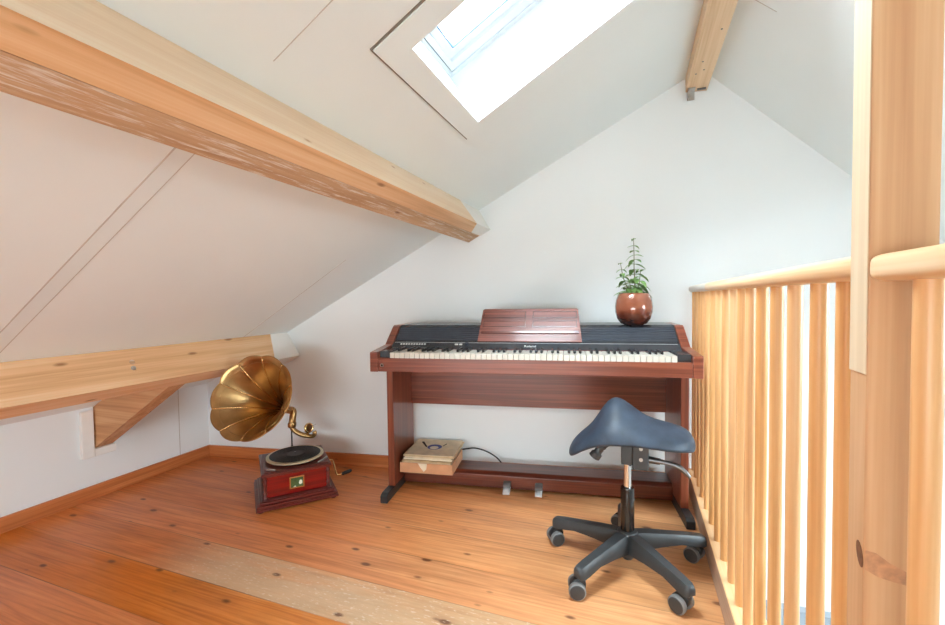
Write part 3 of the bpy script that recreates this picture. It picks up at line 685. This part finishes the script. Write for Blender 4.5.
# ------------------------------------------------------------------ gramophone
GA = .846
root = thing('gramophone', (-1.6889, 1.796, 0), GA, 'antique wind-up gramophone with fluted brass horn on red mahogany case', 'gramophone')
b = MB()
for a, z0, z1 in ((.190, .008, .020), (.1865, .020, .034), (.174, .034, .046), (.164, .046, .052)): b.box((-a, -a, z0), (a, a, z1), .003)
b.build('plinth', M['mahogdark'], root)
for sx in (-1, 1):
    for sy in (-1, 1):
        b = MB(); b.lathe([(.013, 0), (.015, .003), (.014, .008)], seg=16); f_ = b.build('foot', M['mahogdark'], root, smooth=40); f_.location = (sx*.168, sy*.168, 0)
b = MB(); b.box((-.141, -.141, .052), (.141, .141, .156), .002); b.build('case', M['mahog'], root)
b = MB()
b.box((-.163, -.163, .163), (.163, .163, .176), .003); b.box((-.155, -.155, .156), (.155, .155, .164), .003); b.box((-.150, -.150, .176), (.150, .150, .1795), .0015)
b.build('top_plate', M['mahogdark'], root)
cp_ = [(.010, 0), (.010, .006), (.006, .012), (.0095, .020), (.0095, .026), (.006, .032), (.0075, .05), (.009, .066), (.0065, .078), (.0095, .084), (.0095, .09), (.0065, .096), (.010, .104)]
col_ = None
for sx in (-1, 1):
    for sy in (-1, 1):
        if col_ is None: b = MB(); b.lathe([(r, z_+.052) for r, z_ in cp_], seg=18); col_ = c = b.build('corner_column', M['mahogdark'], root, smooth=60)
        else: c = col_.copy(); COL.objects.link(c); c.parent = root
        c.location = (sx*.1465, sy*.1465, 0)
# emblem plate: gilt frame, green field, pale blot
b = MB(); b.box((-.037, -.1445, .075), (.033, -.1412, .134), .001); em = b.build('emblem_plate', M['brasspale'], root); em['label'] = 'gilt framed green picture plate'
b = MB(); b.box((-.031, -.1453, .081), (.027, -.1446, .128)); b.build('picture', M['pic'], em)
b = MB(); b.prism([(.006, .100), (.010, .113), (.016, .115), (.022, .110), (.023, .098), (.016, .092), (.009, .093)], lambda u, v, t: (u, -t, v), .1454, .1460); b.prism([(-.020, .084), (-.012, .090), (-.006, .086), (-.010, .082)], lambda u, v, t: (u, -t, v), .1454, .1460); b.build('picture_motif', M['picpale'], em)
# turntable
TC = (.008, .012)
b = MB(); b.lathe([(.02, .1795), (.02, .184), (.138, .186), (.1425, .189), (.1425, .195), (.138, .1965), (.02, .1965)], seg=64); o = b.build('turntable', M['cream'], root, smooth=35); o.location = (TC[0], TC[1], 0)
b = MB(); b.cyl((TC[0], TC[1], .196), (TC[0], TC[1], .208), .0034, seg=12); b.build('spindle', M['chrome'], root, smooth=40)
b = MB(); b.tube([(.10, -.135, .184), (.125, -.128, .188), (.150, -.100, .190)], [.004, .005, .006], 10); b.build('brake_lever', M['zinc'], root, smooth=40)
b = MB(); b.tube([(-.135, -.120, .183), (-.120, -.135, .186), (-.100, -.145, .186)], [.004, .005, .004], 10); b.build('speed_lever', M['zinc'], root, smooth=40)
def Gw(x, y, z): return Vector((-1.6889+cos(GA)*x-sin(GA)*y, 1.796+sin(GA)*x+cos(GA)*y, z))
# the record lying on it
b = MB(); prof = [(.004, .0)] + [(.126, 0), (.127, .0008), (.126, .0018)]
r = .124
while r > .048:
    prof += [(r, .0018), (r-.0012, .0012), (r-.0024, .0018)]; r -= .0060
prof += [(.043, .0018), (.004, .0018)]
b.lathe(prof, seg=64); rec = b.build('gramophone_record', M['vinyl'], smooth=30); p = Gw(TC[0], TC[1], .1971); rec.location = p
tag(rec, 'black shellac record lying on the gramophone turntable', 'record')
b = MB(); b.lathe([(.040, .0017), (.040, .0022)], seg=32); b.build('record_label', plain('dark label', (58, 56, 60), .5, var=.2, scale=60), rec)
# support rod and elbow
b = MB(); b.cyl((.006, .157, .176), (.006, .157, .292), .0038, seg=10); b.cyl((.006, .157, .176), (.006, .157, .200), .0075, .005, 12); b.build('support_rod', M['plasticdark'], root, smooth=40)
E_ = Vector((.008, .157, .300)); T_ = Vector((.000, .165, .394))
ax = Vector((-.5465, -.7210, .4260)).normalized()
hb = T_ + ax*.02
b = MB(); b.tube(curve([E_, E_+Vector((.004, 0, .045)), E_+Vector((.010, .010, .085)), T_-ax*.004+Vector((.006, .006, .004)), hb], 8), .0185, 16); b.lathe([(.0215, -.006), (.0230, 0), (.0230, .014), (.0215, .018)], Matrix.Translation(E_+Vector((.001, 0, .01)))); b.build('horn_elbow', M['brass'], root, smooth=50)
b = MB(); sbp = Vector((.082, .120, .262))
b.tube(curve([E_+Vector((0, 0, .012)), E_+Vector((.008, -.004, -.012)), E_+Vector((.035, -.016, -.034)), (.080, .128, .250), (.110, .112, .248), (.122, .103, .262), (.118, .106, .276)], 8), [.0145]*8+[.0135]*16+[.0115]*24+[.0095], 14); b.build('tone_arm', M['brass'], root, smooth=50)
# sound box: short drum facing the viewer
fx = Vector((.42, -.86, .1)).normalized(); q = Vector((.092, .118, .296))
mt = Matrix.Translation(q) @ fx.to_track_quat('Z', 'Y').to_matrix().to_4x4()
b = MB(); b.lathe([(.010, -.012), (.024, -.010), (.0275, -.004), (.0275, .004), (.024, .007), (.020, .005), (.004, .004)], mt, 28); sb = b.build('sound_box', M['brasspale'], root, smooth=40)
b = MB(); b.lathe([(.019, .0052), (.019, .0058), (.002, .0066)], mt, 24); b.build('diaphragm', M['brass'], sb, smooth=40)
b = MB(); b.cyl(mt @ Vector((.0, .0, .008)), mt @ Vector((.040, .012, .010)), .0018, .0012, 8); b.build('needle', M['dull'], sb)
b = MB(); b.tube([Vector((.084, .126, .254)), Vector((.088, .122, .275)), q-fx*.011], .008, 12); b.build('sound_box_neck', M['brass'], sb, smooth=True)
# horn: ten fluted petals
L_, Rm = .360, .2105; NP = 10; SEG = NP*10
e1 = ax.cross(Vector((0, 0, 1))).normalized(); e2 = ax.cross(e1)
def hr(t): return .016 + (Rm-.016)*(.16*t + .84*t**2.2)
def hp(t, a, k=0.0):
    lobe = abs(cos(NP*a/2)); # 1 at petal middle, 0 at seam
    g = max(0, (t-.35)/.65)
    rr = hr(t)*(1 + .036*g*g*(lobe**.8-.72)) + k
    L = L_*(t if t < .9 else t - (t-.9)*.25*(1-lobe))
    return T_ + ax*(L) + e1*cos(a)*rr + e2*sin(a)*rr
NT_ = 26
rings_o = [[hp(i/NT_, 2*PI*j/SEG) for j in range(SEG)] for i in range(NT_+1)]
rings_i = [[hp(i/NT_, 2*PI*j/SEG, -.0016) - ax*.0002 for j in range(SEG)] for i in range(NT_, -1, -1)]
b = MB(); b.loft(rings_o + rings_i, cap=False); horn = b.build('horn', M['brassin'], root, smooth=55); horn['label'] = 'fluted brass horn'
rim = [hp(1, 2*PI*j/SEG) for j in range(SEG)] + [hp(1, 0)]
b = MB(); b.tube(rim, .0024, 8); b.build('rolled_rim', M['brass'], horn, smooth=True)
for k_ in range(NP):
    a = 2*PI*k_/NP + PI/NP
    b = MB(); b.tube([hp(.10+.9*i/20, a, -.0024) for i in range(21)], .0032, 6); b.build('seam_rib', M['brasspale'], horn, smooth=True)
b = MB(); b.tube([hp(.93, 2*PI*j/SEG, -.0022) for j in range(SEG+1)], .0014, 6); b.build('inner_line', M['brass'], horn, smooth=True)
# crank
b = MB(); b.tube(curve([(.136, .055, .110), (.185, .055, .114), (.205, .050, .112), (.2085, .015, .088), (.213, -.02, .058), (.222, -.025, .052), (.240, -.025, .055)], 6), .0035, 8); ck = b.build('crank', M['brasspale'], root, smooth=True)
b = MB(); b.lathe([(.004, 0), (.0085, .004), (.0095, .02), (.0095, .045), (.007, .056), (.003, .058)], Matrix.Translation((.238, -.025, .0545)) @ Vector((.98, .12, .14)).to_track_quat('Z', 'Y').to_matrix().to_4x4(), 16); b.build('crank_handle', M['plasticdark'], ck, smooth=40)

# ------------------------------------------------------------------ saddle stool
SX, SY = -.027, 1.709
root = thing('saddle_stool', (SX, SY, 0), 0, 'blue-grey saddle stool on a black five-arm castor base by the piano', 'stool')
RB = .2736
def arm_mb():
    b = MB(); st = [(.030, .030, .064, .128), (.06, .030, .068, .127), (.12, .027, .076, .122), (.20, .024, .080, .114), (.255, .0235, .070, .108), (.285, .022, .066, .103), (.296, .016, .068, .098), (.300, .008, .074, .092)]
    rings = []
    for x, w, z0, z1 in st:
        c = (z1-z0)*.35
        rings.append([(x, -w, z0), (x, -w, z1-c), (x, -w*.62, z1), (x, w*.62, z1), (x, w, z1-c), (x, w, z0)])
    return b.loft(rings)
arm0 = None; cst0 = None
CA = 1.6506
swv = [PI-.4, PI+.55, PI+.2, PI-.6, PI-.5]
for k_ in range(5):
    a = CA + k_*2*PI/5
    if arm0 is None: arm0 = c = arm_mb().build('base_arm', M['plastic'], root, smooth=35)
    else: c = arm0.copy(); COL.objects.link(c); c.parent = root
    c.rotation_euler = (0, 0, a)
    # castor: fork (housing) with two wheels
    if cst0 is None:
        hb_ = MB(); hb_.cyl((0, 0, .050), (0, 0, .076), .012, seg=14)
        pr = [(-.012, .030), (-.014, .050), (-.008, .062), (.006, .066), (.026, .061), (.040, .046), (.044, .032), (.034, .030), (.02, .03)]
        hb_.prism(pr, lambda u, v, t: (u, t, v), -.014, .014, .003); cst0 = c = hb_.build('castor', M['plasticdark'], root, smooth=40)
        for s_ in (-1, 1):
            w = MB(); w.lathe([(.010, -.0100), (.0245, -.0100), (.0285, -.007), (.0285, .007), (.0245, .0100), (.010, .0100)], Matrix.Translation((.016, s_*.022, .0285)) @ Matrix.Rotation(PI/2, 4, 'X'), 28)
            wo = w.build('wheel', M['tread'], cst0, smooth=35)
            w = MB(); w.lathe([(.0248, 0), (.0238, .0014), (.014, .0032), (.002, .0036)], Matrix.Translation((.016, s_*.0319, .0285)) @ Matrix.Rotation(-s_*PI/2, 4, 'X'), 24); w.build('wheel_cap', M['plastic'], cst0, smooth=40)
    else: c = copy_tree(cst0, root)
    c.location = (RB*cos(a), RB*sin(a), 0); c.rotation_euler = (0, 0, swv[k_])
b = MB(); b.lathe([(.028, .040), (.036, .055), (.040, .075), (.040, .120), (.034, .132), (.026, .135)], seg=32); b.lathe([(.018, .026), (.021, .030), (.021, .045)], seg=20); b.build('base_hub', M['plastic'], root, smooth=40)
b = MB(); b.lathe([(.0245, .125), (.0245, .292), (.0235, .296), (.015, .2965)], seg=28); b.build('column_sleeve', plain('gloss black steel', (24, 24, 26), .12, var=.05, spec=.7), root, smooth=40)
b = MB(); b.cyl((0, 0, .294), (0, 0, .40), .0140, seg=24); b.build('gas_piston', M['chrome'], root, smooth=40)
# seat: heightfield read off its outline
def interp(tb, x):
    if x <= tb[0][0]: return tb[0][1]
    for (a, va), (c, vc) in zip(tb, tb[1:]):
        if x <= c:
            t = (x-a)/(c-a); return va + (vc-va)*t
    return tb[-1][1]
SI = [(-.214, .418), (-.206, .432), (-.185, .462), (-.160, .483), (-.135, .506), (-.115, .535), (-.098, .566), (-.080, .596), (-.062, .618), (-.04, .627), (-.02, .621), (-.002, .607), (.027, .585), (.061, .560), (.09, .548), (.125, .540), (.165, .534), (.195, .526), (.215, .510), (.228, .486)]
SIs = [(x, .5*interp(SI, x)+.25*interp(SI, x-.012)+.25*interp(SI, x+.012)) for x in [(-.214+.442*i/60) for i in range(61)]]
RIMT = [(-.214, .418), (-.19, .436), (-.16, .462), (-.12, .488), (-.06, .506), (.02, .512), (.09, .508), (.15, .500), (.20, .492), (.228, .482)]
NU, NV = 44, 24
def half(u):
    c = (u-.007)/.221; return .150*max(0.0, 1-abs(c)**2.6)**.5
verts = []; b = MB()
top = []; bot = []
for i in range(NU+1):
    u = .007 - .2205*cos(PI*i/NU); d = max(half(u), .0012); E = interp(RIMT, u); Sv = max(interp(SIs, u), E+.003)
    rt_, rb_ = [], []
    for j in range(NV+1):
        s_ = -cos(PI*j/NV); v = d*s_; t = abs(s_)
        side = 1 if s_ < 0 else .55
        g = (1-t**1.25)
        if s_ > 0: g = (1-t**1.6)*.95+.05*(1-t)
        edge = .018*(1-max(0, (t-.72)/.28)**2.4)   # rolled rim
        zt = E - .006 + edge*min(1, d/.06) + (Sv-E)*g*(1 if s_ < 0 else 1)
        zb_ = E - .010 - .012*min(1, d/.06)*(1-max(0, (t-.80)/.20)**2) + (.018 if t < .6 else .018*(1-(t-.6)/.4))*0
        if j in (0, NV): zb_ = zt - .004
        rt_.append(Vector((u, v, zt))); rb_.append(Vector((u, v, min(zb_, zt-.003))))
    top.append(rt_); bot.append(rb_)
vs = [p for r_ in top for p in r_] + [p for r_ in bot for p in r_]
W_ = NV+1; N_ = (NU+1)*W_
fs = [(i*W_+j, (i+1)*W_+j, (i+1)*W_+j+1, i*W_+j+1) for i in range(NU) for j in range(NV)]
b._add(vs[:N_], fs)
rimf = []
bt_, bf_ = None, None
b.b.free(); b = MB()
allf = fs + [(N_+i*W_+j, N_+i*W_+j+1, N_+(i+1)*W_+j+1, N_+(i+1)*W_+j) for i in range(NU) for j in range(NV)]
bd_ = [(i, 0) for i in range(NU+1)] + [(NU, j) for j in range(1, W_)] + [(i, NV) for i in range(NU-1, -1, -1)] + [(0, j) for j in range(NV-1, 0, -1)]
for (i, j), (k2, l2) in zip(bd_, bd_[1:]+bd_[:1]): allf.append((i*W_+j, N_+i*W_+j, N_+k2*W_+l2, k2*W_+l2))
bv, bf = b._add(vs, allf); bmesh.ops.recalc_face_normals(b.b, faces=bf)
seat = b.build('seat', M['seat'], root, smooth=True)
sm = seat.modifiers.new('smooth', 'SMOOTH'); sm.factor = .5; sm.iterations = 4
b = MB(); b.box((-.075, -.075, .476), (.105, .075, .492), .006); b.build('seat_plate', M['shell'], root)
# tilt mechanism
b = MB(); b.box((.018, -.030, .375), (.074, .030, .478), .003); b.box((-.022, -.026, .388), (.018, .026, .478), .003); mech = b.build('mechanism', M['plastic'], root)
for z_ in (.415, .455):
    b = MB(); b.cyl((.047, -.0295, z_), (.047, -.034, z_), .0065, seg=14); b.build('screw', M['zinc'], mech, smooth=40)
b = MB(); b.tube(curve([(-.015, -.012, .468), (-.060, -.020, .462), (-.085, -.024, .446)], 6), [.009]*12+[.010], 10); 
b.tube(curve([(-.080, -.024, .450), (-.097, -.026, .438), (-.110, -.028, .418), (-.120, -.028, .404)], 5), [.012]*4+[.015]*5+[.021]*4+[.022]*2+[.017], 12, .6); b.build('lever', M['plastic'], root, smooth=40)['label'] = 'paddle lever on the left under the seat'
b = MB(); b.cyl((.07, -.010, .413), (.112, -.016, .411), .0125, .0115, 16); b.tube(curve([(.105, -.015, .412), (.145, -.020, .408), (.180, -.026, .398), (.208, -.032, .372)], 6), [.0095]*3+[.0085]*5+[.010]*5+[.009]*4+[.007]*2, 12, .8); b.build('lever', M['dull'], root, smooth=40)['label'] = 'curved grey lever on the right under the seat'

# ------------------------------------------------------------------ light
w = bpy.data.worlds.new('sky'); S.world = w; w.use_nodes = True
nt = w.node_tree; bg = nt.nodes['Background']
tc = nt.nodes.new('ShaderNodeTexCoord'); sx_ = nt.nodes.new('ShaderNodeSeparateXYZ'); nt.links.new(tc.outputs['Generated'], sx_.inputs[0])
rp = nt.nodes.new('ShaderNodeValToRGB'); nt.links.new(sx_.outputs[2], rp.inputs[0])
rp.color_ramp.elements[0].color = (.84, .94, 1, 1); rp.color_ramp.elements[1].color = (.76, .91, 1, 1)
nt.links.new(rp.outputs[0], bg.inputs[0]); bg.inputs[1].default_value = 6.0
def area(name, loc, d, sx, sy, power, col=(1, 1, 1)):
    l = bpy.data.lights.new(name, 'AREA'); l.shape = 'RECTANGLE'; l.size = sx; l.size_y = sy; l.energy = power; l.color = col
    o = bpy.data.objects.new(name, l); COL.objects.link(o); o.location = loc
    o.rotation_euler = Vector(d).to_track_quat('-Z', 'Y').to_euler(); return o
area('gable_fill_light', ((WX0+WX1)/2, YR-.14, (WZ0+WZ1)/2), (0, 1, 0), WX1-WX0, WZ1-WZ0, 43, (.76, .93, .97))  # added fill light in the unseen gable opening
p = rslope_pt((SR[2]+SR[3])/2, (SR[0]+SR[1])/2, TH+.06)
area('stair_fill_light', p, -nR, 1.05, 1.05, 56, (.75, .92, 1))  # added fill light above the unseen window over the stairs
p = slope_pt((SK[2]+SK[3])/2, (SK[0]+SK[1])/2, TH+.12)
area('skylight_light', p, -nL, .7, .9, 98, (.76, .92, 1))

vs_ = S.view_settings
vs_.view_transform = 'Standard'; vs_.look = 'None'; vs_.gamma = 1; vs_.use_curve_mapping = False; vs_.exposure = 0.46
S.cycles.max_bounces = 10; S.cycles.diffuse_bounces = 7
try: S.cycles.use_denoising = True
except Exception: pass
